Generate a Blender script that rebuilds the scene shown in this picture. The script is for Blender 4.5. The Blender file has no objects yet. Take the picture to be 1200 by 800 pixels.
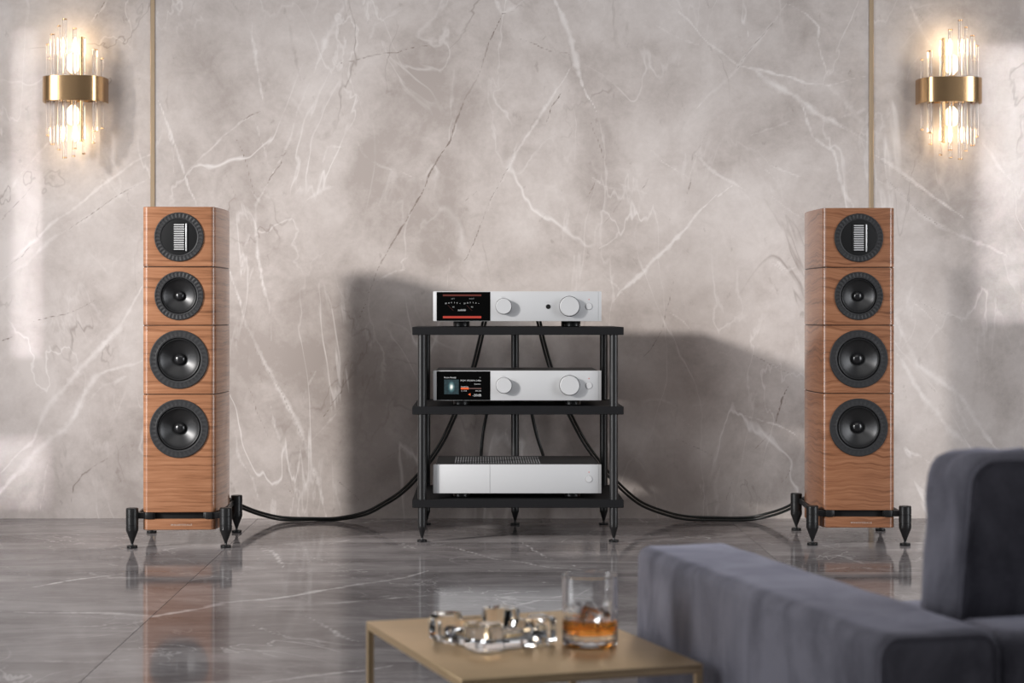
import bpy, bmesh, math, random
import numpy as np
from mathutils import Vector, noise

random.seed(7)
R = math.radians
sc = bpy.context.scene
COL = sc.collection

# ------------------------------------------------------------------ camera
F = 2150.0            # focal length in pixels of the 1200 px wide frame
HC = 0.597            # camera height
CX, CY = 563.0, 368.0 # principal point
WALL = 5.36
cam_d = bpy.data.cameras.new('camera')
cam = bpy.data.objects.new('camera', cam_d)
COL.objects.link(cam)
cam_d.sensor_fit = 'HORIZONTAL'
cam_d.sensor_width = 36.0
cam_d.lens = F / 1200.0 * 36.0
cam_d.shift_x = (600.0 - CX) / 1200.0
cam_d.shift_y = -(400.0 - CY) / 1200.0
cam.location = (0, 0, HC)
cam.rotation_euler = (R(90), 0, 0)
cam_d.clip_start = 0.05
cam_d.dof.use_dof = True
cam_d.dof.focus_distance = 4.85
cam_d.dof.aperture_fstop = 7.5
sc.camera = cam

# ------------------------------------------------------------------ world, lights, exposure
w = bpy.data.worlds.new('room_ambient')
sc.world = w
w.use_nodes = True
bg = w.node_tree.nodes['Background']
bg.inputs['Color'].default_value = (0.93, 0.95, 1.0, 1)
bg.inputs['Strength'].default_value = 0.13
sc.view_settings.view_transform = 'Standard'
sc.view_settings.look = 'None'
sc.view_settings.gamma = 1.0
sc.view_settings.use_curve_mapping = False
sc.view_settings.exposure = 0.18

def aim(o, target):
    d = Vector(target) - o.location
    o.rotation_euler = d.to_track_quat('-Z', 'Y').to_euler()

def area(name, loc, target, sx, sy, power, color=(1, 1, 1), spread=180):
    l = bpy.data.lights.new(name, 'AREA')
    l.shape = 'RECTANGLE'; l.size = sx; l.size_y = sy
    l.energy = power; l.color = color; l.spread = R(spread)
    o = bpy.data.objects.new(name, l); COL.objects.link(o)
    o.location = loc; aim(o, target)
    return o

def spot(name, loc, target, power, angle, blend, radius, color=(1, 1, 1)):
    l = bpy.data.lights.new(name, 'SPOT')
    l.energy = power; l.spot_size = R(angle); l.spot_blend = blend
    l.shadow_soft_size = radius; l.color = color
    o = bpy.data.objects.new(name, l); COL.objects.link(o)
    o.location = loc; aim(o, target)
    return o

# two windows of daylight from the left and right, and an added overhead fill lamp, out of view
spot('key_left', (-8.9, -1.2, 3.75), (0.05, WALL, 0.34), 5700, 12.2, 1.0, 0.40, (1.0, 0.955, 0.91))
area('side_window_left', (-3.3, 2.4, 1.1), (-0.2, 4.2, 0.5), 1.2, 2.4, 40, (0.95, 0.97, 1.0), 120)
area('side_window_right', (3.5, 2.7, 1.1), (0.6, 4.7, 0.6), 1.2, 2.4, 30, (0.95, 0.97, 1.0), 110)
area('front_fill', (0.0, 2.3, 3.0), (0.1, 5.0, 0.5), 3.0, 1.0, 18, (1, 0.98, 0.96))
area('slit_left', (-2.25, 4.3, 0.95), (-1.326, WALL, 0.95), 0.056, 0.95, 0.115, (0.95, 0.98, 1.0), 2.0)
area('slit_left_low', (-2.25, 4.3, 0.13), (-1.34, WALL, 0.13), 0.10, 0.20, 0.045, (0.95, 0.98, 1.0), 3)
area('slit_right', (2.65, 4.3, 0.98), (1.60, WALL, 0.98), 0.195, 0.80, 0.50, (0.95, 0.98, 1.0), 2.5)

# ------------------------------------------------------------------ helpers
def link(o, parent=None):
    COL.objects.link(o)
    if parent is not None:
        o.parent = parent
    return o

def mesh_obj(name, verts, faces, mat, parent=None, smooth=True, angle=32):
    me = bpy.data.meshes.new(name)
    me.from_pydata([tuple(v) for v in verts], [], faces)
    me.validate(); me.update()
    if smooth:
        me.polygons.foreach_set('use_smooth', [True] * len(me.polygons))
        me.set_sharp_from_angle(angle=R(angle))
    o = bpy.data.objects.new(name, me)
    if mat is not None:
        me.materials.append(mat)
    return link(o, parent)

def bm_obj(name, bm, mat, parent=None, smooth=True, angle=32):
    bmesh.ops.recalc_face_normals(bm, faces=bm.faces[:])
    me = bpy.data.meshes.new(name)
    bm.to_mesh(me); bm.free()
    if smooth and len(me.polygons):
        me.polygons.foreach_set('use_smooth', [True] * len(me.polygons))
        me.set_sharp_from_angle(angle=R(angle))
    o = bpy.data.objects.new(name, me)
    if mat is not None:
        me.materials.append(mat)
    return link(o, parent)

def empty(name, loc, label, cat, rz=0.0, group=None):
    o = bpy.data.objects.new(name, None)
    o.location = loc; o.rotation_euler = (0, 0, rz)
    o.empty_display_size = 0.05
    link(o); tag(o, label, cat, group)
    return o

def tag(o, label, cat, group=None):
    o['label'] = label; o['category'] = cat
    if group: o['group'] = group
    return o

def add_box(bm, x0, x1, y0, y1, z0, z1, bev=0.0, seg=2):
    vs = [bm.verts.new(p) for p in ((x0,y0,z0),(x1,y0,z0),(x1,y1,z0),(x0,y1,z0),
                                    (x0,y0,z1),(x1,y0,z1),(x1,y1,z1),(x0,y1,z1))]
    fs = [bm.faces.new([vs[i] for i in q]) for q in ((3,2,1,0),(4,5,6,7),(0,1,5,4),(1,2,6,5),(2,3,7,6),(3,0,4,7))]
    if bev > 0:
        es = set()
        for f in fs: es.update(f.edges)
        bmesh.ops.bevel(bm, geom=list(es), offset=bev, offset_type='OFFSET', segments=seg, profile=0.5, affect='EDGES')
    return vs

def box(name, x0, x1, y0, y1, z0, z1, mat, parent=None, bev=0.0, seg=2):
    bm = bmesh.new()
    add_box(bm, x0, x1, y0, y1, z0, z1, bev, seg)
    return bm_obj(name, bm, mat, parent)

def lathe_data(prof, n=48, axis='z', c=(0, 0, 0), mod=None):
    """prof: list of (r, h). axis 'z': h along z.  axis 'y': h is how far towards the viewer (-y)."""
    V, Fc = [], []
    rings = []
    for k, (r, h) in enumerate(prof):
        ring = []
        if r < 1e-6:
            V.append((0, 0, h)); ring = [len(V) - 1]
        else:
            for i in range(n):
                a = 2 * math.pi * i / n
                hh = h + (mod(k, i) if mod else 0)
                V.append((r * math.cos(a), r * math.sin(a), hh)); ring.append(len(V) - 1)
        rings.append(ring)
    for a, b in zip(rings[:-1], rings[1:]):
        if len(a) == 1 and len(b) == 1: continue
        for i in range(n):
            j = (i + 1) % n
            if len(a) == 1: Fc.append((a[0], b[i], b[j]))
            elif len(b) == 1: Fc.append((a[i], b[0], a[j]))
            else: Fc.append((a[i], b[i], b[j], a[j]))
    if axis == 'y':
        V = [(x, -h, z) for (x, z, h) in V]
    V = [(x + c[0], y + c[1], z + c[2]) for x, y, z in V]
    return V, Fc

def lathe(name, prof, mat, parent=None, n=48, axis='z', c=(0, 0, 0), mod=None, angle=32):
    V, Fc = lathe_data(prof, n, axis, c, mod)
    bm = bmesh.new()
    vs = [bm.verts.new(v) for v in V]
    for f in Fc: bm.faces.new([vs[i] for i in f])
    return bm_obj(name, bm, mat, parent, True, angle)

def catmull(pts, sub=8):
    P = [Vector(p) for p in pts]
    P = [P[0] * 2 - P[1]] + P + [P[-1] * 2 - P[-2]]
    out = []
    for i in range(1, len(P) - 2):
        p0, p1, p2, p3 = P[i-1], P[i], P[i+1], P[i+2]
        for s in range(sub):
            t = s / sub
            out.append(0.5 * ((2*p1) + (p2-p0)*t + (2*p0-5*p1+4*p2-p3)*t*t + (3*p1-p0-3*p2+p3)*t**3))
    out.append(P[-2])
    return out

def add_tube(bm, path, r, n=10, closed=False):
    rings = []
    up = Vector((0, 0, 1))
    m = len(path)
    prev = None
    for i, p in enumerate(path):
        a = path[(i - 1) % m] if (closed or i > 0) else path[i]
        b = path[(i + 1) % m] if (closed or i < m - 1) else path[i]
        t = (Vector(b) - Vector(a)).normalized()
        if prev is None:
            ref = up if abs(t.z) < 0.9 else Vector((0, 1, 0))
            u = t.cross(ref).normalized()
        else:
            u = (prev - t * prev.dot(t)).normalized()
        prev = u
        v = t.cross(u)
        rings.append([bm.verts.new(Vector(p) + r * (math.cos(2*math.pi*k/n) * u + math.sin(2*math.pi*k/n) * v)) for k in range(n)])
    prs = list(zip(rings[:-1], rings[1:]))
    if closed: prs.append((rings[-1], rings[0]))
    for a, b in prs:
        for k in range(n):
            bm.faces.new((a[k], b[k], b[(k+1) % n], a[(k+1) % n]))
    if not closed:
        bm.faces.new(rings[0]); bm.faces.new(list(reversed(rings[-1])))

def tube(name, path, r, mat, parent=None, n=10, closed=False):
    bm = bmesh.new()
    add_tube(bm, path, r, n, closed)
    return bm_obj(name, bm, mat, parent)

def text(name, body, size, loc, mat, parent=None, align='LEFT', width=None, spacing=1.0, depth=0.0):
    """flat printed lettering facing -y; loc is the baseline point"""
    cu = bpy.data.curves.new(name, 'FONT')
    cu.body = body; cu.size = size; cu.align_x = align; cu.space_character = spacing
    cu.extrude = depth; cu.resolution_u = 3
    tmp = bpy.data.objects.new(name, cu)
    COL.objects.link(tmp)
    dg = bpy.context.evaluated_depsgraph_get()
    me = bpy.data.meshes.new_from_object(tmp.evaluated_get(dg))
    me.name = name
    bpy.data.objects.remove(tmp); bpy.data.curves.remove(cu)
    xs = [v.co.x for v in me.vertices]
    k = 1.0
    if width and xs: k = width / (max(xs) - min(xs))
    for v in me.vertices:
        x, y, z = v.co
        v.co = (x * k, -z, y)
    me.materials.clear(); me.materials.append(mat)
    o = bpy.data.objects.new(name, me); o.location = loc
    return link(o, parent)

# world point of a place in the room, from where it was measured in the picture at a known distance
def wx(px, d): return (px - CX) * d / F
def wz(py, d): return HC - (py - CY) * d / F
def at(px, py, d): return Vector((wx(px, d), d, wz(py, d)))

# ------------------------------------------------------------------ materials
def new_mat(name):
    m = bpy.data.materials.new(name); m.use_nodes = True
    nt = m.node_tree
    return m, nt, nt.nodes['Principled BSDF']

def simple(name, col, rough=0.5, metal=0.0, **kw):
    m, nt, b = new_mat(name)
    b.inputs['Base Color'].default_value = (*col, 1)
    b.inputs['Roughness'].default_value = rough
    b.inputs['Metallic'].default_value = metal
    for k, v in kw.items():
        b.inputs[k.replace('_', ' ')].default_value = v
    return m

def N(nt, kind, **kw):
    n = nt.nodes.new(kind)
    for k, v in kw.items():
        if k in n.inputs: n.inputs[k].default_value = v
        else: setattr(n, k, v)
    return n

def ramp(nt, fac, stops):
    n = nt.nodes.new('ShaderNodeValToRGB')
    e = n.color_ramp.elements
    while len(e) > 1: e.remove(e[-1])
    e[0].position = stops[0][0]; e[0].color = stops[0][1] if len(stops[0][1]) == 4 else (*stops[0][1], 1)
    for p, c in stops[1:]:
        x = e.new(p); x.color = c if len(c) == 4 else (*c, 1)
    nt.links.new(fac, n.inputs['Fac'])
    return n.outputs['Color']

def mixc(nt, fac, a, b):
    n = nt.nodes.new('ShaderNodeMix'); n.data_type = 'RGBA'
    for s, v in (('Factor', fac), ('A', a), ('B', b)):
        i = [q for q in n.inputs if q.name == s and (q.type == ('VALUE' if s == 'Factor' else 'RGBA'))][0]
        if hasattr(v, 'is_output') or hasattr(v, 'links'): nt.links.new(v, i)
        elif s == 'Factor': i.default_value = v
        else: i.default_value = (*v, 1)
    return [q for q in n.outputs if q.type == 'RGBA'][0]

def math_(nt, op, a, b=None, clamp=False):
    n = nt.nodes.new('ShaderNodeMath'); n.operation = op; n.use_clamp = clamp
    for i, v in enumerate((a, b)):
        if v is None: continue
        if hasattr(v, 'links'): nt.links.new(v, n.inputs[i])
        else: n.inputs[i].default_value = v
    return n.outputs[0]

def mapping(nt, src, scale=(1, 1, 1), rot=(0, 0, 0), loc=(0, 0, 0)):
    n = N(nt, 'ShaderNodeMapping')
    n.inputs['Scale'].default_value = scale; n.inputs['Rotation'].default_value = rot; n.inputs['Location'].default_value = loc
    nt.links.new(src, n.inputs['Vector'])
    return n.outputs['Vector']

def noise_tex(nt, vec, scale, detail=4, rough=0.55, dist=0.0):
    n = N(nt, 'ShaderNodeTexNoise')
    n.inputs['Scale'].default_value = scale; n.inputs['Detail'].default_value = detail
    n.inputs['Roughness'].default_value = rough; n.inputs['Distortion'].default_value = dist
    nt.links.new(vec, n.inputs['Vector'])
    return n.outputs['Fac']

def marble(name, dark, mid, light, vein_l, vein_d, rough, floor=False):
    m, nt, b = new_mat(name)
    L = nt.links
    tc = N(nt, 'ShaderNodeTexCoord')
    co = tc.outputs['Object']
    oi = N(nt, 'ShaderNodeObjectInfo')
    if floor:
        off = N(nt, 'ShaderNodeVectorMath', operation='SCALE')
        cm = N(nt, 'ShaderNodeCombineXYZ')
        L.new(oi.outputs['Random'], cm.inputs[0]); L.new(oi.outputs['Random'], cm.inputs[1]); L.new(oi.outputs['Random'], cm.inputs[2])
        L.new(cm.outputs[0], off.inputs[0]); off.inputs['Scale'].default_value = 37.0
        ad = N(nt, 'ShaderNodeVectorMath', operation='ADD')
        L.new(co, ad.inputs[0]); L.new(off.outputs[0], ad.inputs[1])
        co = ad.outputs[0]
    big = noise_tex(nt, mapping(nt, co, (1, 1.6, 1)), 1.7, 6, 0.6, 0.6)
    fine = noise_tex(nt, mapping(nt, co, (1, 1, 1.0), (0, R(35), R(20))), 9, 7, 0.65, 0.5)
    micro = noise_tex(nt, co, 60, 5, 0.7)
    v = math_(nt, 'ADD', math_(nt, 'MULTIPLY', big, 0.6), math_(nt, 'ADD', math_(nt, 'MULTIPLY', fine, 0.28), math_(nt, 'MULTIPLY', micro, 0.12)))
    c = ramp(nt, v, [(0.39, dark), (0.5, mid), (0.61, light)])
    # small random veins: the crest lines of a warped noise
    def crest(scale, width, rot, warp, sy=1.0):
        q = noise_tex(nt, mapping(nt, co, (1, 1, sy), rot), scale, 5, 0.5, warp)
        d = math_(nt, 'ABSOLUTE', math_(nt, 'SUBTRACT', q, 0.5))
        return math_(nt, 'SUBTRACT', 1.0, math_(nt, 'DIVIDE', d, width), True)
    gate = ramp(nt, noise_tex(nt, co, 2.3, 3), [(0.45, (0, 0, 0)), (0.62, (1, 1, 1))])
    cr1 = math_(nt, 'MULTIPLY', crest(1.6, 0.006, (0.3, R(40), 0.2), 1.2, 0.45), gate)
    c = mixc(nt, math_(nt, 'MULTIPLY', cr1, 0.6), c, vein_l)
    gate3 = ramp(nt, noise_tex(nt, mapping(nt, co, loc=(2, 9, 4)), 2.8, 3), [(0.42, (0, 0, 0)), (0.62, (1, 1, 1))])
    cr4 = math_(nt, 'MULTIPLY', crest(4.2, 0.010, (0.7, R(25), 0.9), 0.7, 0.4), gate3)
    c = mixc(nt, math_(nt, 'MULTIPLY', cr4, 0.38), c, vein_l)
    gate2 = ramp(nt, noise_tex(nt, mapping(nt, co, loc=(7, 3, 1)), 3.1, 3), [(0.5, (0, 0, 0)), (0.66, (1, 1, 1))])
    cr2 = math_(nt, 'MULTIPLY', crest(2.4, 0.006, (1.1, R(-50), 0.5), 0.9, 0.5), gate2)
    c = mixc(nt, math_(nt, 'MULTIPLY', cr2, 0.5), c, vein_d)
    # specks
    if floor:      # drifting cloudy bands
        bd = noise_tex(nt, mapping(nt, co, (0.7, 2.2, 1), (0, 0, R(12))), 2.6, 8, 0.68, 1.1)
        c = mixc(nt, 0.55, c, ramp(nt, bd, [(0.36, dark), (0.5, mid), (0.60, light), (0.70, tuple(x * 1.25 for x in light))]))
        cr3 = math_(nt, 'MULTIPLY', crest(1.9, 0.006, (0.3, 0.2, R(20)), 1.4, 1.0), gate)
        c = mixc(nt, math_(nt, 'MULTIPLY', cr3, 0.6), c, vein_l)
    sp = ramp(nt, noise_tex(nt, mapping(nt, co, (1, 1, 0.6), (0, R(25), 0)), 34, 4, 0.6), [(0.66, (0, 0, 0)), (0.76, (1, 1, 1))])
    c = mixc(nt, math_(nt, 'MULTIPLY', sp, 0.35), c, vein_d)
    # the large veins that cross this slab (a distance to each vein is stored on the mesh)
    br = noise_tex(nt, co, 26, 5, 0.65)
    fade = ramp(nt, noise_tex(nt, mapping(nt, co, loc=(3, 1, 5)), 5.5, 3), [(0.34, (0.3, 0.3, 0.3)), (0.6, (1, 1, 1))])
    for attr, colr, k in (('vein_light', vein_l, 0.62 if not floor else 1.0), ('vein_dark', vein_d, 0.9)):
        at_ = N(nt, 'ShaderNodeAttribute', attribute_name=attr)
        x = math_(nt, 'ADD', at_.outputs['Fac'], math_(nt, 'MULTIPLY', math_(nt, 'SUBTRACT', br, 0.60), 1.5 if attr == 'vein_light' else 0.8))
        x = math_(nt, 'MULTIPLY', x, 1.5 if attr == 'vein_light' else 2.2, True)
        x = math_(nt, 'MULTIPLY', x, math_(nt, 'MULTIPLY', fade, k))
        c = mixc(nt, x, c, colr)
    L.new(c, b.inputs['Base Color'])
    b.inputs['Roughness'].default_value = rough
    if floor:
        b.inputs['IOR'].default_value = 1.40
        df = N(nt, 'ShaderNodeBsdfDiffuse'); L.new(c, df.inputs['Color'])
        mx = N(nt, 'ShaderNodeMixShader'); mx.inputs[0].default_value = 0.27
        L.new(b.outputs[0], mx.inputs[1]); L.new(df.outputs[0], mx.inputs[2])
        L.new(mx.outputs[0], [n for n in nt.nodes if n.type == 'OUTPUT_MATERIAL'][0].inputs['Surface'])
        L.new(ramp(nt, fine, [(0.3, (rough,) * 3), (0.7, (rough * 1.7,) * 3)]), b.inputs['Roughness'])
    return m

M = {}
M['wall'] = marble('grey_marble', (0.36, 0.315, 0.292), (0.485, 0.435, 0.410), (0.59, 0.54, 0.515), (0.78, 0.74, 0.72), (0.17, 0.13, 0.11), 0.33)
M['floor'] = marble('dark_marble', (0.125, 0.112, 0.113), (0.225, 0.205, 0.206), (0.36, 0.335, 0.332), (0.72, 0.69, 0.68), (0.075, 0.066, 0.066), 0.055, True)
M['grout'] = simple('grout', (0.14, 0.125, 0.12), 0.8)
M['backing'] = simple('backing', (0.2, 0.19, 0.18), 0.8)

def wood(name, c0, c1, c2, wave):
    m, nt, b = new_mat(name)
    tc = N(nt, 'ShaderNodeTexCoord'); co = tc.outputs['Object']
    warp = noise_tex(nt, mapping(nt, co, (1, 1, 1)), 5, 3)
    wv = N(nt, 'ShaderNodeVectorMath', operation='ADD')
    cm = N(nt, 'ShaderNodeCombineXYZ')
    nt.links.new(math_(nt, 'MULTIPLY', math_(nt, 'SUBTRACT', warp, 0.5), wave), cm.inputs[2])
    nt.links.new(co, wv.inputs[0]); nt.links.new(cm.outputs[0], wv.inputs[1])
    g1 = noise_tex(nt, mapping(nt, wv.outputs[0], (1.0, 1.0, 38)), 3.2, 6, 0.62, 0.15)
    g2 = noise_tex(nt, mapping(nt, wv.outputs[0], (6, 6, 190)), 3.0, 4, 0.6)
    v = math_(nt, 'ADD', math_(nt, 'MULTIPLY', g1, 0.68), math_(nt, 'MULTIPLY', g2, 0.32))
    c = ramp(nt, v, [(0.33, c0), (0.47, c1), (0.66, c2)])
    nt.links.new(c, b.inputs['Base Color'])
    b.inputs['Roughness'].default_value = 0.35
    b.inputs['Coat Weight'].default_value = 0.6
    b.inputs['Specular IOR Level'].default_value = 0.25
    b.inputs['Coat Roughness'].default_value = 0.07
    return m
M['walnut'] = wood('walnut_lacquer', (0.10, 0.040, 0.019), (0.275, 0.121, 0.060), (0.39, 0.19, 0.103), 0.015)
M['walnut_wavy_dimmed'] = wood('walnut_lacquer_wavy_dimmed', (0.09, 0.036, 0.018), (0.25, 0.106, 0.053), (0.355, 0.168, 0.090), 0.07)  # wavier grain; the right speaker's weaker light is darkened into these colours
M['black_metal'] = simple('black_metal', (0.009, 0.009, 0.0095), 0.36, 0.0, Specular_IOR_Level=0.4)
M['black_satin'] = simple('black_satin', (0.008, 0.008, 0.0085), 0.4, 0.0, Specular_IOR_Level=0.35)
M['shelf_black'] = simple('shelf_black', (0.0075, 0.0075, 0.0085), 0.55, 0.0, Specular_IOR_Level=0.18)
M['ring'] = simple('driver_ring', (0.022, 0.022, 0.0235), 0.5, 0.0, Specular_IOR_Level=0.4)
M['rubber'] = simple('rubber', (0.007, 0.007, 0.0075), 0.4, 0.0, Specular_IOR_Level=0.4)
M['cone'] = simple('cone', (0.03, 0.03, 0.031), 0.36, 0.55)
M['cap'] = simple('dust_cap', (0.012, 0.012, 0.013), 0.22)
M['ribbon'] = simple('ribbon_silver', (0.75, 0.75, 0.75), 0.3, 0.5)
M['silver'] = simple('silver_anodised', (0.50, 0.505, 0.515), 0.42, 0.2)
M['silver_edge'] = simple('silver_edge', (0.55, 0.55, 0.56), 0.35, 0.5)
M['groove'] = simple('groove', (0.28, 0.28, 0.29), 0.5)
M['black_glass'] = simple('black_glass', (0.0015, 0.0015, 0.0015), 0.03, 0.0, Specular_IOR_Level=0.12)
M['amp_black'] = simple('amp_black', (0.02, 0.02, 0.021), 0.5)
M['print'] = simple('grey_print', (0.4, 0.4, 0.42), 0.6)
M['letter_silver'] = simple('silver_letters', (0.75, 0.7, 0.66), 0.35, 0.4)
M['cable'] = simple('cable_sleeve', (0.012, 0.014, 0.013), 0.35)

def brushed(name, col, rough, aniso=0.0):
    m, nt, b = new_mat(name)
    tc = N(nt, 'ShaderNodeTexCoord')
    f = noise_tex(nt, mapping(nt, tc.outputs['Object'], (3, 3, 3)), 9, 3)
    c = ramp(nt, f, [(0.3, tuple(x * 0.94 for x in col)), (0.7, col)])
    nt.links.new(c, b.inputs['Base Color'])
    b.inputs['Metallic'].default_value = 1.0; b.inputs['Roughness'].default_value = rough
    b.inputs['Anisotropic'].default_value = aniso
    return m
M['brass'] = brushed('satin_brass', (0.60, 0.385, 0.20), 0.24)
M['brass_trim'] = brushed('brass_trim', (0.43, 0.325, 0.22), 0.45)
M['table_brass'] = brushed('table_brass', (0.90, 0.68, 0.41), 0.38)

def emit(name, col, s, base=(0, 0, 0)):
    m, nt, b = new_mat(name)
    b.inputs['Base Color'].default_value = (*base, 1)
    b.inputs['Emission Color'].default_value = (*col, 1)
    b.inputs['Emission Strength'].default_value = s
    b.inputs['Roughness'].default_value = 0.4
    return m
M['red_led'] = emit('red_led', (1.0, 0.12, 0.08), 0.6)
M['red_bar'] = emit('red_bar', (0.8, 0.08, 0.05), 0.5)
M['red_bar_dim'] = emit('red_bar_dim', (0.5, 0.09, 0.06), 0.2)
M['red_needle'] = emit('red_needle', (0.5, 0.05, 0.03), 0.10)
M['orange_bar'] = emit('orange_bar', (1.0, 0.15, 0.04), 0.7)
M['grey_bar'] = emit('grey_bar', (0.3, 0.16, 0.14), 0.4)
M['screen_white'] = emit('screen_white', (0.9, 0.9, 0.9), 0.6)
M['screen_grey'] = emit('screen_grey', (0.6, 0.6, 0.6), 0.35)
M['bulb'] = emit('bulb_glow', (1.0, 0.82, 0.56), 2.0)

def glass(name, col=(1, 1, 1), rough=0.0, ior=1.5):
    return simple(name, col, rough, 0.0, Transmission_Weight=1.0, IOR=ior)
M['glass'] = glass('clear_glass', (1, 1, 1), 0.0, 1.48)
M['rod'] = glass('rod_glass', (0.90, 0.885, 0.88), 0.02, 1.52)
M['whisky'] = glass('whisky', (0.93, 0.36, 0.06), 0.0, 1.36)
M['ice'] = glass('ice', (1, 1, 1), 0.08, 1.31)

def art_mat():
    m, nt, b = new_mat('album_art')
    tc = N(nt, 'ShaderNodeTexCoord')
    g = N(nt, 'ShaderNodeTexGradient', gradient_type='SPHERICAL')
    nt.links.new(mapping(nt, tc.outputs['Object'], (105, 1, 62)), g.inputs['Vector'])
    n = noise_tex(nt, mapping(nt, tc.outputs['Object'], (1, 1, 1)), 230, 3)
    v = math_(nt, 'ADD', math_(nt, 'MULTIPLY', g.outputs['Fac'], 1.0), math_(nt, 'MULTIPLY', n, 0.35))
    c = ramp(nt, v, [(0.15, (0.006, 0.022, 0.028)), (0.38, (0.03, 0.085, 0.10)), (0.68, (0.14, 0.23, 0.23)), (1.0, (0.95, 0.95, 0.9))])
    nt.links.new(c, b.inputs['Emission Color'])
    b.inputs['Emission Strength'].default_value = 0.9
    b.inputs['Base Color'].default_value = (0, 0, 0, 1)
    return m
M['art'] = art_mat()

def velvet():
    m, nt, b = new_mat('velvet')
    tc = N(nt, 'ShaderNodeTexCoord'); co = tc.outputs['Object']
    n = noise_tex(nt, mapping(nt, co, (1, 1, 0.55)), 13, 5, 0.62, 0.6)
    n2 = noise_tex(nt, co, 420, 2)
    v = math_(nt, 'ADD', math_(nt, 'MULTIPLY', n, 0.85), math_(nt, 'MULTIPLY', n2, 0.15))
    c = ramp(nt, v, [(0.35, (0.085, 0.083, 0.106)), (0.60, (0.22, 0.214, 0.255))])
    nt.links.new(c, b.inputs['Base Color'])
    b.inputs['Roughness'].default_value = 0.85
    b.inputs['Sheen Weight'].default_value = 0.8
    b.inputs['Sheen Roughness'].default_value = 0.35
    b.inputs['Sheen Tint'].default_value = (0.55, 0.55, 0.68, 1)
    bp = N(nt, 'ShaderNodeBump'); bp.inputs['Strength'].default_value = 0.25; bp.inputs['Distance'].default_value = 0.004
    nt.links.new(n, bp.inputs['Height']); nt.links.new(bp.outputs[0], b.inputs['Normal'])
    return m
M['velvet'] = velvet()

# ------------------------------------------------------------------ veins of the marble slabs
rng = np.random.RandomState(11)
def refine(pts, amp=0.05, rounds=3):
    """jitters a hand-placed vein so that it runs as stone does"""
    P = [np.array(p, float) for p in pts]
    for r in range(rounds):
        Q = [P[0]]
        for a, b in zip(P[:-1], P[1:]):
            d = b - a; L = np.hypot(d[0], d[1])
            nrm = np.array([-d[1], d[0]])
            mid = (a + b) / 2
            mid[:2] = mid[:2] + nrm[:2] * rng.uniform(-amp, amp)
            Q += [mid, b]
        P = Q
    return P

def vein_field(X, Z, veins):
    out = np.full(X.shape, -1.0)
    for pts, s in veins:
        P = refine([(p[0], p[1], p[2]) for p in pts])
        for i, p in enumerate(P):       # stone veins swell, thin out and run out to nothing
            t = i / (len(P) - 1)
            p[2] *= rng.uniform(0.55, 1.35) * min(1.0, 0.25 + 3.2 * t, 0.25 + 3.2 * (1 - t))
        for a, b in zip(P[:-1], P[1:]):
            wmax = max(a[2], b[2])
            x0, x1 = min(a[0], b[0]) - 2 * wmax, max(a[0], b[0]) + 2 * wmax
            z0, z1 = min(a[1], b[1]) - 2 * wmax, max(a[1], b[1]) + 2 * wmax
            k = np.where((X > x0) & (X < x1) & (Z > z0) & (Z < z1))[0]
            if len(k) == 0: continue
            d = b[:2] - a[:2]; L2 = (d * d).sum() + 1e-12
            t = np.clip(((X[k] - a[0]) * d[0] + (Z[k] - a[1]) * d[1]) / L2, 0, 1)
            ds = np.hypot(X[k] - a[0] - t * d[0], Z[k] - a[1] - t * d[1])
            ww = a[2] + t * (b[2] - a[2])
            val = np.maximum(s * (1 - ds / ww), -1)
            out[k] = np.maximum(out[k], val)
    return out

PX = WALL / F
def wl(*p, w=2.0, s=1.0, w2=None):
    """a vein through wall points; w its half width"""
    n = len(p)
    if w2 is None: w2 = w
    return ([((x - CX) * PX, HC - (y - CY) * PX, (w + (w2 - w) * i / max(1, n - 1)) * PX * 0.75) for i, (x, y) in enumerate(p)], s)

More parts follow.
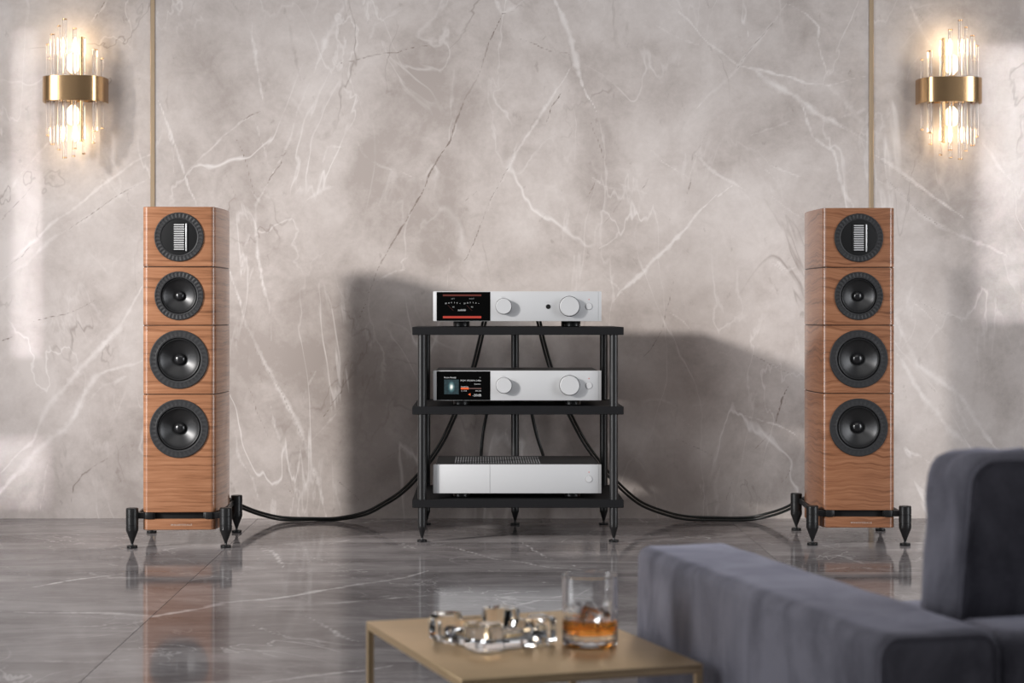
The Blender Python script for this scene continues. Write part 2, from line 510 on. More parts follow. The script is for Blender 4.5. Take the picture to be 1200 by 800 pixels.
LIGHT = [
    wl((178,180),(150,195),(110,225),(66,258),(20,300),(0,318), w=4, s=.7),
    wl((178,207),(150,222),(115,245),(60,280),(30,310),(0,330), w=5, s=.5),
    wl((134,-10),(118,12),(106,28), w=3, s=.6), wl((72,150),(40,185),(10,230),(-20,262), w=3, s=.5),
    wl((170,330),(140,385),(118,408),(95,430),(75,455),(60,470),(40,515),(0,555), w=7, s=.85),
    wl((174,420),(112,440),(95,470),(80,500),(40,530),(10,565),(-20,600), w=8, s=.7),
    wl((150,440),(120,452),(100,476), w=5, s=.4), wl((60,530),(52,570),(46,605), w=3, s=.5),
    wl((182,113),(198,150),(215,200),(230,238),(250,300), w=3.4, s=.9),
    wl((196,150),(203,180),(204,205), w=3, s=.5),
    wl((294,20),(299,60),(303,90),(309,128), w=4.5, s=.75), wl((309,128),(283,142),(258,163),(240,180),(215,205), w=2.5, s=.6),
    wl((410,-10),(396,18),(385,40),(376,65),(368,86), w=9, w2=4, s=.85), wl((368,86),(350,125),(330,185),(318,206), w=3, s=.6),
    wl((318,206),(304,232),(300,240),(301,280),(306,320),(314,352),(318,400), w=4, s=.75),
    wl((298,140),(306,165),(314,192), w=3, s=.5), wl((440,25),(432,50), w=4, s=.5), wl((532,75),(530,105),(528,140), w=4, s=.5),
    wl((378,190),(384,172),(400,172), w=4, s=.6), wl((360,234),(380,222),(392,218), w=6, s=.6), wl((418,165),(425,180),(445,195),(500,212), w=3.5, s=.5),
    wl((648,-6),(664,32),(676,76),(682,98),(700,132), w=10, w2=3, s=1.0),
    wl((668,80),(648,112),(628,144),(604,180),(596,198),(580,224),(560,270), w=5, w2=2, s=.75),
    wl((614,0),(588,16),(574,-10), w=5, s=.8),
    wl((748,20),(790,42),(820,52), w=3, s=.5), wl((776,-6),(800,18),(832,52),(864,76),(900,84),(940,96),(972,100),(1020,88), w=3.4, s=.9),
    wl((922,4),(892,44),(872,68),(864,80),(840,104),(816,128), w=5, s=.7), wl((920,4),(944,16),(960,32),(958,48),(966,75),(974,98), w=3, s=.8),
    wl((880,78),(900,96),(932,112),(955,132),(980,144),(1020,168), w=9, w2=6, s=.75),
    wl((970,100),(990,120),(1004,138),(1020,150), w=14, w2=4, s=.5), wl((985,138),(1005,132),(1020,126), w=5, s=.6),
    wl((1022,180),(1048,196),(1080,220),(1105,238),(1130,256), w=5, s=.9), wl((1022,206),(1056,228),(1090,258),(1136,280),(1180,300), w=7, s=.6),
    wl((938,112),(944,136),(952,160),(976,176),(982,200),(988,224),(1000,240),(1010,300), w=4, s=.8),
    wl((812,176),(826,192),(840,204),(876,224), w=4.5, s=.85), wl((900,192),(925,202),(944,208), w=3, s=.7), wl((840,232),(858,218), w=2, s=.8),
    wl((744,166),(768,180),(776,190),(806,206), w=2.5, s=.7), wl((720,212),(745,222),(768,230), w=3, s=.6), wl((900,226),(930,250),(960,270), w=2.5, s=.6),
    wl((876,160),(905,150),(930,140), w=3, s=.5), wl((880,175),(892,195),(910,210), w=3, s=.5),
    wl((840,228),(808,262),(784,288),(766,304),(756,318),(742,330),(728,340),(720,352), w=6, w2=4, s=.9), wl((704,318),(722,334),(732,346), w=3, s=.6),
    wl((690,205),(714,220),(746,224), w=2.5, s=.6), wl((700,292),(722,278),(726,270), w=3, s=.7), wl((784,366),(800,376),(810,388), w=2.4, s=.9),
    wl((788,392),(828,408),(860,420), w=3, s=.5), wl((860,482),(885,490),(912,498),(936,512), w=2.6, s=.9),
    wl((732,464),(752,470),(776,468),(792,476),(798,490),(812,500), w=3, s=.6), wl((800,475),(828,474), w=3, s=.5), wl((845,545),(838,565),(842,590),(838,605), w=6, s=.5),
    wl((906,300),(922,318),(934,312), w=3, s=.6), wl((895,300),(914,315),(930,330), w=3, s=.5),
    wl((1040,360),(1058,392),(1076,428),(1095,442),(1116,456),(1130,470),(1140,488),(1160,516),(1185,550), w=7, s=.8),
    wl((1048,410),(1070,448),(1092,476),(1110,500),(1124,512),(1150,540), w=8, s=.75), wl((1116,456),(1122,476),(1136,505), w=6, s=.6),
    wl((1062,345),(1080,362),(1100,384),(1120,405), w=2.2, s=.7), wl((1062,345),(1090,360),(1124,372),(1160,378), w=2, s=.6), wl((1050,520),(1080,535),(1096,545), w=3, s=.6),
    wl((1064,-5),(1072,18),(1080,36),(1100,70), w=3.5, s=.6), wl((1150,165),(1170,195),(1200,230), w=4, s=.6), wl((1080,62),(1066,80),(1060,110), w=2, s=.4),
    wl((262,300),(272,328),(288,380),(300,404),(312,428),(326,455),(340,480),(352,505),(360,528),(370,555),(376,576),(382,606), w=4, w2=8, s=.8),
    wl((355,470),(362,450),(372,430), w=3, s=.5), wl((274,500),(278,530),(296,560),(306,592), w=3.5, s=.7), wl((316,470),(322,500),(340,545),(350,590), w=3.5, s=.5),
    wl((388,560),(396,585),(402,606), w=4, s=.5), wl((440,330),(462,318),(474,316),(470,306),(480,300), w=3, s=.6), wl((404,470),(380,500),(362,520), w=3, s=.4),
    wl((524,340),(527,310),(526,300), w=1.6, s=.6), wl((604,530),(596,520),(592,505),(596,500), w=2, s=.6), wl((280,260),(292,275),(285,300), w=3, s=.4),
]
DARK = [
    wl((175,207),(150,222),(130,234),(115,245),(90,262),(64,277), w=1.6, s=.6), wl((126,-4),(116,14),(110,24), w=1.4, s=.6),
    wl((36,378),(50,374),(68,370),(100,358),(120,346), w=1.4, s=.7), wl((156,516),(130,534),(110,546),(96,556),(86,570),(84,585),(78,604), w=1.6, s=.7),
    wl((0,262),(18,240),(40,215), w=1.5, s=.5), wl((0,400),(18,393), w=1.5, s=.6), wl((0,318),(26,300),(40,285), w=1.4, s=.5),
    wl((276,160),(290,195),(300,236), w=1.4, s=.75), wl((260,194),(272,220),(284,244), w=1.2, s=.4), wl((309,128),(283,142), w=1.5, s=.5), wl((320,185),(332,182),(340,170), w=1.4, s=.5),
    wl((394,76),(410,72),(426,68),(466,62),(486,55),(510,53), w=1.5, s=.75), wl((334,176),(330,190),(318,206),(308,228), w=1.4, s=.6),
    wl((412,0),(406,18),(396,45), w=1.4, s=.5), wl((270,0),(280,14),(284,24), w=2, s=.4), wl((330,0),(340,30),(345,60),(352,95), w=4, s=.3),
    wl((614,0),(602,14),(588,16),(576,44),(564,80),(552,104),(540,128),(530,156),(528,164),(512,188),(500,214),(484,244),(465,276),(446,308),(440,322),(430,352),(416,384), w=1.7, s=.85),
    wl((660,104),(646,126),(638,148), w=1.5, s=.8), wl((604,180),(590,205),(580,224),(562,266),(548,300),(540,312), w=1.5, s=.6),
    wl((692,140),(702,168),(712,196), w=1.5, s=.8), wl((606,44),(628,52),(645,60),(664,62),(674,66), w=1.5, s=.7), wl((644,36),(628,54), w=1.3, s=.5),
    wl((540,238),(552,230),(560,223), w=1.3, s=.6), wl((700,205),(688,232), w=1.3, s=.5), wl((734,228),(718,250),(704,266), w=1.4, s=.5), wl((762,205),(750,225), w=1.4, s=.5),
    wl((836,140),(820,172),(812,180),(810,210),(802,240), w=1.8, s=.5), wl((920,8),(905,28),(892,44),(876,62),(864,80),(848,94), w=1.3, s=.6),
    wl((1024,200),(1042,212),(1056,228),(1075,246),(1100,264),(1136,278), w=1.5, s=.6), wl((1034,190),(1056,205),(1080,222),(1100,240), w=1.4, s=.5), wl((980,144),(1000,154),(1020,164), w=1.5, s=.5),
    wl((792,320),(786,345),(780,368),(775,388),(762,410),(748,424), w=1.3, s=.6), wl((870,406),(890,420),(905,428),(932,440), w=1.6, s=.7),
    wl((924,452),(916,468),(912,484),(908,500), w=1.9, s=.75), wl((908,502),(895,515),(882,528), w=1.2, s=.5), wl((792,515),(815,524),(840,536), w=1.4, s=.6),
    wl((926,550),(920,562),(914,566), w=1.6, s=.6), wl((860,560),(850,590), w=1.4, s=.5), wl((1066,346),(1085,358),(1110,370),(1124,372), w=1.2, s=.5), wl((1072,10),(1084,26), w=1.6, s=.5),
    wl((416,412),(404,430),(400,460),(386,478),(372,496), w=1.4, s=.75), wl((408,498),(398,520),(384,542), w=1.2, s=.5), wl((284,444),(296,464),(300,480),(312,505),(318,526), w=1.4, s=.5),
    wl((316,540),(332,565),(348,590), w=1.3, s=.5), wl((388,558),(410,575),(432,596), w=1.4, s=.7), wl((272,330),(296,400),(318,440),(340,482),(352,508),(372,570), w=1.4, s=.6),
    wl((430,548),(465,530),(480,520), w=1.3, s=.5), wl((530,505),(500,530),(490,540), w=1.2, s=.4), wl((1088,452),(1100,462), w=1.5, s=.5),
]

def slab_grid(name, xs, ys, place, field, mat, parent, depth):
    """a slab whose face carries the veins; place(u,v) -> point, depth -> offset of its back"""
    xs = np.asarray(xs); ys = np.asarray(ys)
    U, W = np.meshgrid(xs, ys)
    u, v = U.ravel(), W.ravel()
    nx, ny = len(xs), len(ys)
    co = place(u, v)
    idx = np.arange(nx * ny).reshape(ny, nx)
    quads = np.stack([idx[:-1, :-1].ravel(), idx[:-1, 1:].ravel(), idx[1:, 1:].ravel(), idx[1:, :-1].ravel()], 1)
    rim = list(idx[0, :]) + list(idx[1:, -1]) + list(idx[-1, -2::-1]) + list(idx[-2:0:-1, 0])
    n0 = nx * ny
    back = co[rim] + np.array(depth)
    allco = np.concatenate([co, back])
    m = len(rim)
    sk = np.array([[rim[i], n0 + i, n0 + (i + 1) % m, rim[(i + 1) % m]] for i in range(m)])
    faces = np.concatenate([quads, sk])
    me = bpy.data.meshes.new(name)
    me.vertices.add(len(allco)); me.vertices.foreach_set('co', allco.astype(np.float32).ravel())
    me.loops.add(faces.size); me.loops.foreach_set('vertex_index', faces.astype(np.int32).ravel())
    me.polygons.add(len(faces)); me.polygons.foreach_set('loop_start', np.arange(0, faces.size, 4, dtype=np.int32))
    me.polygons.foreach_set('use_smooth', [False] * len(faces))
    me.update(calc_edges=True); me.validate()
    for an, veins in (('vein_light', field[0]), ('vein_dark', field[1])):
        a = me.attributes.new(an, 'FLOAT', 'POINT')
        val = np.full(len(allco), -1.0)
        val[:n0] = vein_field(u, v, veins)
        a.data.foreach_set('value', val.astype(np.float32))
    me.materials.append(mat)
    o = bpy.data.objects.new(name, me)
    return link(o, parent)

# ------------------------------------------------------------------ wall
TRIM_X = [wx(179, WALL), wx(1021, WALL)]
span = 2.1
joints = [TRIM_X[0] - 2 * span, TRIM_X[0] - span, TRIM_X[0], TRIM_X[1], TRIM_X[1] + span, TRIM_X[1] + 2 * span]
WALL_TOP = 2.7
wall = box('wall_back', joints[0], joints[-1], WALL + 0.014, WALL + 0.12, 0, WALL_TOP, M['backing'])
wall['kind'] = 'structure'
zs = np.concatenate([np.arange(0.0002, 1.56, 0.005), np.arange(1.6, WALL_TOP + .01, 0.1)])
for a, b in zip(joints[:-1], joints[1:]):
    a2, b2 = a + 0.006, b - 0.006
    lo, hi = -1.46, 1.64
    seg = [a2]
    if a2 < lo: seg += list(np.arange(a2 + 0.1, min(lo, b2 - 0.05), 0.1))
    s0, s1 = max(a2, lo), min(b2, hi)
    if s1 > s0: seg += list(np.arange(s0 + 0.005, s1, 0.005))
    if b2 > hi: seg += list(np.arange(max(hi, a2 + 0.05), b2 - 0.03, 0.1))
    seg.append(b2)
    seg = sorted(set(round(float(x), 4) for x in seg))
    slab_grid('wall_panel', seg, zs, lambda u, v: np.stack([u, np.full_like(u, WALL), v], 1), (LIGHT, DARK), M['wall'], wall, (0, 0.013, 0))
for i, x in enumerate(joints[1:-1]):
    t = box('trim_%d' % (i + 1), x - 0.0062, x + 0.0062, WALL - 0.004, WALL + 0.0138, 0.0, WALL_TOP, M['brass_trim'], None, 0.0012, 1)
    t['kind'] = 'structure'

# ------------------------------------------------------------------ floor
floor = box('floor', -5.5, 6.2, -0.2, WALL + 0.12, -0.06, -0.012, M['grout'])
floor['kind'] = 'structure'
rows = [WALL + 0.012, 4.80, 4.25, 3.70, 3.15, 2.60, 2.05, 1.50, 0.95, 0.40, -0.15]
cols = [-4.76, -3.39, -2.02, -0.65, 0.72, 2.09, 3.46, 4.83]
def fl(*p, w=2.0, s=1.0):
    out = []
    for x, y in p:
        d = F * HC / (y - CY)
        out.append(((x - CX) * d / F, d, w * 0.004))
    return (out, s)
FL_LIGHT = [
    fl((24,690),(70,682),(95,678),(120,675),(146,672), w=2.2, s=.9), fl((115,659),(140,663),(162,668), w=1.8, s=.5),
    fl((0,716),(60,718),(120,718),(180,722),(240,712),(262,706),(330,700),(400,688),(440,682),(480,675),(505,667), w=4, s=.75),
    fl((260,712),(330,710),(400,706),(450,702),(520,695),(560,692), w=3, s=.5), fl((304,640),(322,648),(326,656),(331,666), w=2.2, s=.8), fl((304,640),(308,650), w=2, s=.6),
    fl((350,649),(390,660),(418,668),(445,664), w=1.8, s=.6), fl((354,720),(380,733),(398,745),(412,750),(428,752), w=2.2, s=.85), fl((284,727),(305,735),(320,742),(370,752), w=2, s=.5),
    fl((300,800),(340,795),(380,790),(430,785),(470,778), w=3, s=.8), fl((40,774),(100,776),(160,772), w=4, s=.4),
    fl((505,635),(540,643),(560,649),(580,655),(610,658),(640,664),(690,668),(735,666), w=2.4, s=.7), fl((610,634),(616,638),(636,650),(645,655),(660,655), w=1.8, s=.7),
    fl((668,658),(675,664),(690,664),(712,664), w=1.6, s=.7), fl((600,673),(612,675), w=2.0, s=.6), fl((630,680),(650,685), w=2, s=.6), fl((590,712),(620,706),(660,698),(700,690), w=2.2, s=.7),
    fl((125,640),(160,636),(200,634),(250,632), w=2, s=.4), fl((320,645),(370,640),(430,628),(470,625), w=2, s=.4), fl((960,648),(990,652),(1010,660),(1060,655), w=3, s=.5),
    fl((960,668),(1000,664),(1050,668),(1080,664), w=4, s=.4), fl((900,652),(950,658),(1000,660), w=2, s=.5), fl((0,660),(12,668), w=2, s=.6),
]
for j in range(len(rows) - 1):
    y1, y0 = rows[j] - 0.00005, rows[j + 1] + 0.00005
    for i in range(len(cols) - 1):
        x0, x1 = cols[i] + 0.0007, cols[i + 1] - 0.0007
        near = -3 < x0 < 1.5 and 1.9 < y1
        st = 0.01 if near else 0.3
        xs = np.linspace(x0, x1, max(2, int((x1 - x0) / st)))
        ys = np.linspace(y0, y1, max(2, int((y1 - y0) / st)))
        z = 0.0
        slab_grid('floor_tile', xs, ys, lambda u, v: np.stack([u, v, np.full_like(u, z)], 1), (FL_LIGHT, []), M['floor'], floor, (0, 0, -0.012))

# ------------------------------------------------------------------ speakers
HALF = [(0.0, 0.0), (0.0800, 0.0), (0.0815, 0.00035), (0.0835, 0.0012), (0.0865, 0.0028), (0.0890, 0.0044), (0.0905, 0.0058), (0.0918, 0.0085), (0.0925, 0.012),
        (0.0968, 0.04), (0.1025, 0.09), (0.1065, 0.14), (0.1080, 0.18), (0.1065, 0.225), (0.1010, 0.27), (0.0890, 0.305), (0.065, 0.328), (0.0, 0.337)]
PLAN = HALF[1:-1] + [HALF[-1]] + [(-x, y) for x, y in reversed(HALF[1:-1])]
def plan_at(y):
    for (xa, ya), (xb, yb) in zip(HALF[1:-1], HALF[2:]):
        if ya <= y <= yb: return xa + (xb - xa) * (y - ya) / max(1e-9, yb - ya)
    return 0.09
def prism(bm, z0, z1, inset=0.0, ch=0.0012):
    def ring(z, ins):
        out = []
        for x, y in PLAN:
            sx = (abs(x) - ins) / max(1e-9, abs(x)) if abs(x) > ins else 0
            yy = 0.165 + (y - 0.165) * (0.1685 - ins) / 0.1685
            out.append(bm.verts.new((x * sx, yy, z)))
        return out
    R4 = [ring(z0, inset + ch), ring(z0 + ch, inset), ring(z1 - ch, inset), ring(z1, inset + ch)]
    n = len(PLAN)
    for a, b in zip(R4[:-1], R4[1:]):
        for i in range(n): bm.faces.new((a[i], a[(i+1) % n], b[(i+1) % n], b[i]))
    bm.faces.new(list(reversed(R4[0]))); bm.faces.new(R4[-1])

def driver(name, z, r, root, slots, kind):
    nseg = 144
    ringp = [(r, 0.0), (r, 0.0022), (r - 0.0012, 0.0034), (r * 0.955, 0.0036), (r * 0.95, 0.0034), (r * 0.80, 0.0030), (r * 0.79, 0.0032), (r * 0.745, 0.0026), (r * 0.735, -0.004 if kind != 'tweeter' else 0.0012)]
    if slots:
        md = lambda k, i: (-0.0011 if (k in (4, 5) and (i // 2) % 2 == 0) else 0.0)
    else:
        md = lambda k, i: (-0.00035 if (k in (4, 5) and (i // 2) % 2 == 0) else 0.0)
    ring = lathe(name, ringp, M['ring'], root, nseg, 'y', (0, 0, z), md, 25)
    if kind == 'tweeter':
        lathe('face_plate', [(0, 0.0016), (r * 0.70, 0.0016), (r * 0.738, 0.0012)], M['black_satin'], ring, 48, 'y', (0, 0, z))
        fr = bmesh.new()
        hw, hh = 0.0165, 0.0355
        add_box(fr, -hw, -hw + 0.003, -0.0040, -0.001, z - hh, z + hh, 0.0006, 1)
        add_box(fr, -hw, hw, -0.0040, -0.001, z + hh - 0.0025, z + hh, 0.0006, 1)
        add_box(fr, -hw, hw, -0.0040, -0.001, z - hh, z - hh + 0.0025, 0.0006, 1)
        add_box(fr, -hw, hw, -0.0019, -0.001, z - hh, z + hh)
        bm_obj('ribbon_frame', fr, M['rubber'], ring)
        box('side_strip', hw + 0.0006, hw + 0.0040, -0.0052, -0.001, z - hh - 0.001, z + hh - 0.001, M['ribbon'], ring, 0.001, 2)
        n = 12
        for i in range(n):
            zz = z - 0.0315 + i * 0.063 / (n - 1)
            box('ribbon_bar', -0.0128, 0.0128, -0.0036, -0.0018, zz - 0.0016, zz + 0.0016, M['ribbon'], ring, 0.0005, 1)
        return
    ri = r * 0.735
    sur = []
    for k in range(9):
        a = math.pi * k / 8
        sur.append((ri - (0.5 - 0.5 * math.cos(a)) * r * 0.085, -0.003 + 0.0028 * math.sin(a)))
    lathe('surround', sur, M['rubber'], ring, 64, 'y', (0, 0, z))
    rc = ri - r * 0.085
    cone = []
    for k in range(12):
        t = k / 11
        rr = rc + (r * 0.19 - rc) * t
        cone.append((rr, -0.003 - (r * 0.26) * (t ** 0.85)))
    lathe('cone', cone, M['cone'], ring, 96, 'y', (0, 0, z))
    cap = []
    base = -0.003 - r * 0.26
    for k in range(9):
        a = math.pi / 2 * k / 8
        cap.append((r * 0.205 * math.cos(a), base + 0.001 + r * 0.155 * math.sin(a)))
    lathe('dust_cap', cap, M['cap'], ring, 40, 'y', (0, 0, z))

def speaker(px, d, rz, label, wood_mat, letters):
    root = empty('floor_speaker', (wx(px, d), d, 0), label, 'speaker', rz, 'floorstanding speakers')
    zcut = [0.0905, 0.3920, 0.5683, 0.7178, 0.8725]
    # each cabinet is a shell with a round opening behind every driver
    specs = [('woofer', 0.3046, 0.0748, False, 'cone'), ('woofer', 0.4812, 0.0748, False, 'cone'), ('midrange_driver', 0.6440, 0.0622, True, 'cone'), ('tweeter', 0.7943, 0.0628, True, 'tweeter')]
    for i in range(4):
        z0, z1 = zcut[i] + (0.0010 if i else 0), zcut[i + 1] - 0.0010
        bm = bmesh.new(); prism(bm, z0, z1)
        bmesh.ops.recalc_face_normals(bm, faces=bm.faces[:])
        # cut the driver hole out of the front face
        front = min((f for f in bm.faces), key=lambda f: f.calc_center_median().y)
        zc, rr = specs[i][1], specs[i][2] * 0.93
        fv = list(front.verts)
        bm.faces.remove(front)
        n = 64
        hole = [bm.verts.new((rr * math.cos(2*math.pi*k/n), 0.0, zc + rr * math.sin(2*math.pi*k/n))) for k in range(n)]
        deep = [bm.verts.new((rr * math.cos(2*math.pi*k/n), 0.05, zc + rr * math.sin(2*math.pi*k/n))) for k in range(n)]
        for k in range(n): bm.faces.new((hole[k], hole[(k+1) % n], deep[(k+1) % n], deep[k]))
        bm.faces.new(deep)
        es = []
        for k in range(n): es.append(bm.edges.get((hole[k], hole[(k+1) % n])))
        for k in range(len(fv)):
            e = bm.edges.get((fv[k], fv[(k+1) % len(fv)]))
            if e: es.append(e)
        bmesh.ops.triangle_fill(bm, use_beauty=True, use_dissolve=False, edges=es, normal=(0, -1, 0))
        bm_obj('cabinet', bm, wood_mat, root, True, 30)
    for zc in zcut[1:4]:
        bm = bmesh.new(); prism(bm, zc - 0.0009, zc + 0.0009, 0.0022, 0.0001)
        bm_obj('seam', bm, M['rubber'], root)
    for nm, z, r, s, k in specs:
        driver(nm, z, r, root, s, k)
    bm = bmesh.new(); prism(bm, 0.0455, 0.0735, 0.0, 0.0016)
    pl = bm_obj('plinth', bm, wood_mat, root, True, 30)
    t = text('lettering', letters, 0.0062, (0.006, -0.0004, 0.0565), M['letter_silver'], pl, 'CENTER', 0.054, 1.5)
    bm = bmesh.new(); prism(bm, 0.0725, 0.0915, 0.014, 0.0005)
    bm_obj('spacer', bm, M['black_satin'], root)
    for sx in (-1, 1):
        for fy, fx in ((0.0, 0.119), (0.325, 0.1155)):
            c = (sx * fx, fy, 0)
            ft = lathe('foot', [(0, 0.0105), (0.003, 0.0105), (0.0045, 0.016), (0.0148, 0.043), (0.0158, 0.046), (0.0158, 0.0575), (0.0151, 0.058), (0.0151, 0.059), (0.0158, 0.0595),
                                (0.0158, 0.0795), (0.0152, 0.080), (0.0152, 0.081), (0.0158, 0.0815), (0.0158, 0.1005), (0.0142, 0.1025), (0, 0.1025)], M['black_metal'], root, 28, 'z', c)
            lathe('floor_pad', [(0, 0.0002), (0.0132, 0.0002), (0.0136, 0.001), (0.0136, 0.0062), (0.012, 0.0072), (0.004, 0.0075), (0.003, 0.0108), (0, 0.0108)], M['black_metal'], ft, 28, 'z', c)
            # arm from the foot into the gap under the cabinet
            bm = bmesh.new()
            inner = 0.062
            if fy == 0.0:
                vs = add_box(bm, min(sx * inner, sx * fx), max(sx * inner, sx * fx), 0.001, 0.015, 0.0745, 0.0905, 0.002, 2)
                add_box(bm, min(sx * 0.085, sx * 0.066), max(sx * 0.085, sx * 0.066), -0.004, 0.006, 0.0735, 0.0912, 0.002, 2)
            else:
                add_box(bm, min(sx * 0.06, sx * fx), max(sx * 0.06, sx * fx), fy - 0.007, fy + 0.007, 0.0745, 0.0905, 0.002, 2)
            bm_obj('arm', bm, M['black_metal'], root)
        bm = bmesh.new()
        x0, x1 = sorted((sx * 0.1035, sx * 0.1095))
        add_box(bm, x0, x1, 0.012, 0.318, 0.0755, 0.0895, 0.001, 1)
        bm_obj('side_rail', bm, M['black_metal'], root)
    box('terminal_plate', -0.035, 0.035, 0.332, 0.3395, 0.105, 0.17, M['black_satin'], root, 0.002, 1)
    return root
speaker(209.8, 4.69, R(2.1), 'tall walnut floorstanding speaker on black spiked feet, left of the rack', M['walnut'], 'WHARFEDALE')
speaker(1006.3, 4.74, R(-1.9), 'tall walnut floorstanding speaker on black spiked feet, between the rack and the sofa', M['walnut_wavy_dimmed'], 'WHARFEDALE')

# ------------------------------------------------------------------ rack
RX, RY = wx(607, 4.80), 4.80
rack = empty('hifi_rack', (RX, RY, 0), 'black three-shelf hi-fi rack with round posts and spiked feet against the marble wall', 'rack')
HW, DEP = 0.2768, 0.425
SH = [(0.0905, 0.1115), (0.3345, 0.3555), (0.5425, 0.5635)]
for z0, z1 in SH:
    box('shelf', -HW, HW, 0, DEP, z0, z1, M['shelf_black'], rack, 0.0012, 1)
PR = 0.0112
posts = [(-0.2515, 0.0125), (0.2515, 0.0125), (-0.2515, DEP - 0.02), (0.2515, DEP - 0.02), (0.0, DEP - 0.02)]
for x, y in posts:
    bm = bmesh.new()
    for (za, zb) in ((SH[0][1], SH[1][0]), (SH[1][1], SH[2][0])):
        V, Fc = lathe_data([(0, za), (PR, za), (PR, za + 0.001), (PR, zb - 0.001), (PR, zb), (0, zb)], 24, 'z', (x, y, 0))
        vs = [bm.verts.new(v) for v in V]
        for f in Fc: bm.faces.new([vs[i] for i in f])
    bm_obj('post', bm, M['black_metal'], rack)
    ft = lathe('foot', [(0, 0.0105), (0.0028, 0.0105), (0.004, 0.014), (0.0095, 0.034), (0.0108, 0.036), (0.0112, 0.042), (0.0106, 0.0424), (0.0106, 0.0434), (PR, 0.044), (PR, SH[0][0]), (0, SH[0][0])], M['black_metal'], rack, 24, 'z', (x, y, 0))
    lathe('floor_pad', [(0, 0.0002), (0.0128, 0.0002), (0.0132, 0.001), (0.0132, 0.005), (0.0118, 0.0058), (0.004, 0.0062), (0.003, 0.0108), (0, 0.0108)], M['black_metal'], ft, 24, 'z', (x, y, 0))

# ------------------------------------------------------------------ amplifiers
AX, AY = wx(606.2, 4.83), 4.83
def P2(px): return wx(px, 4.83) - AX
K = 4.83 / F
def amp(name, label, cat, z0, z1, shelf, display, knobs, btn_py):
    root = empty(name, (AX, AY, 0), label, cat)
    hw = 0.2215
    box('faceplate', -hw, hw, 0, 0.010, z0, z1, M['silver'], root, 0.0008, 2)
    body = box('body', -hw + 0.006, hw - 0.006, 0.0102, 0.30, z0 + 0.001, z1 - 0.0005, M['amp_black'], root, 0.0015, 1)
    for sx in (-1, 1):
        for y in (0.055, 0.25):
            lathe('foot', [(0, shelf + 0.0002), (0.020, shelf + 0.0002), (0.0215, shelf + 0.002), (0.0215, z0 - 0.002), (0.020, z0 + 0.001), (0, z0 + 0.001)], M['black_metal'], root, 32, 'z', (sx * 0.148, y, 0))
    box('edge_line', hw - 0.0085, hw - 0.0078, -0.0003, 0.002, z0 + 0.001, z1 - 0.001, M['groove'], root)
    if display:
        xa, xb = P2(511.6), P2(574.6)
        pn = box('display_panel', xa, xb, -0.0006, 0.003, z0 + 0.0008, z1 - 0.0015, M['black_glass'], root, 0.0003, 1)
    else:
        pn = None
        box('edge_line', -hw + 0.0078, -hw + 0.0085, -0.0003, 0.002, z0 + 0.001, z1 - 0.001, M['groove'], root)
        box('edge_line', P2(573.8), P2(574.3), -0.0003, 0.002, z0 + 0.0005, z1 - 0.0005, M['groove'], root)
    for px, py, rpx in knobs:
        r = rpx * K
        c = (P2(px), 0, wz(py, 4.83))
        kb = lathe('knob', [(r * 1.02, 0), (r * 1.02, 0.001), (r * 0.985, 0.0012), (r * 0.985, 0.0145), (r * 0.955, 0.0165), (0, 0.0165)], M['silver'], root, 64, 'y', c, None, 25)
        lathe('knob_collar', [(r * 1.07, 0), (r * 1.07, 0.0005), (r * 1.0, 0.0005)], M['amp_black'], kb, 64, 'y', c)
    # power button and its light
    bx, bz = P2(690.2), wz(btn_py, 4.83)
    bt = lathe('power_button', [(0.0088, 0.0), (0.0088, 0.0006), (0.0083, 0.0006), (0.0083, 0.0012), (0.0078, 0.0018), (0, 0.0018)], M['silver'], root, 40, 'y', (bx, 0, bz))
    lathe('button_gap', [(0.0096, 0), (0.0096, 0.0004), (0.0087, 0.0004)], M['groove'], bt, 40, 'y', (bx, 0, bz))
    lathe('power_light', [(0.0013, 0), (0.0013, 0.0006), (0, 0.0008)], M['red_led'], root, 12, 'y', (bx, 0, bz + 8.3 * K))
    return root, pn

def flat(name, x0, x1, z0, z1, mat, parent, y=-0.0009):
    return box(name, x0, x1, y, y + 0.0004, z0, z1, mat, parent)

def Z2(py): return wz(py, 4.83)
a1, pn = amp('integrated_amplifier', 'silver amplifier with red-barred meter display and two knobs, on the top shelf of the rack', 'amplifier',
             0.5785, 0.6570, SH[2][1], True, [(590.3, 358.8, 9.0), (667.4, 358.8, 11.3)], 359)
lathe('headphone_jack', [(0.0062, 0), (0.0062, 0.0008), (0.0045, 0.0008), (0.0045, 0.0002), (0, 0.0002)], M['rubber'], a1, 32, 'y', (P2(642.5), 0, Z2(359.2)))
text('print', 'SELECT', 0.0036, (P2(590.3), -0.0004, Z2(348.6)), M['print'], a1, 'CENTER')
text('print', 'VOL', 0.0034, (P2(667.4), -0.0004, Z2(346.2)), M['print'], a1, 'CENTER')
text('print', 'PHONES', 0.0028, (P2(642.5), -0.0004, Z2(354.4)), M['print'], a1, 'CENTER')
flat('light_bar', P2(519), P2(564), Z2(346.9), Z2(344.9), M['red_bar_dim'], pn)
flat('light_bar', P2(519), P2(564), Z2(372.8), Z2(370.2), M['red_bar'], pn)
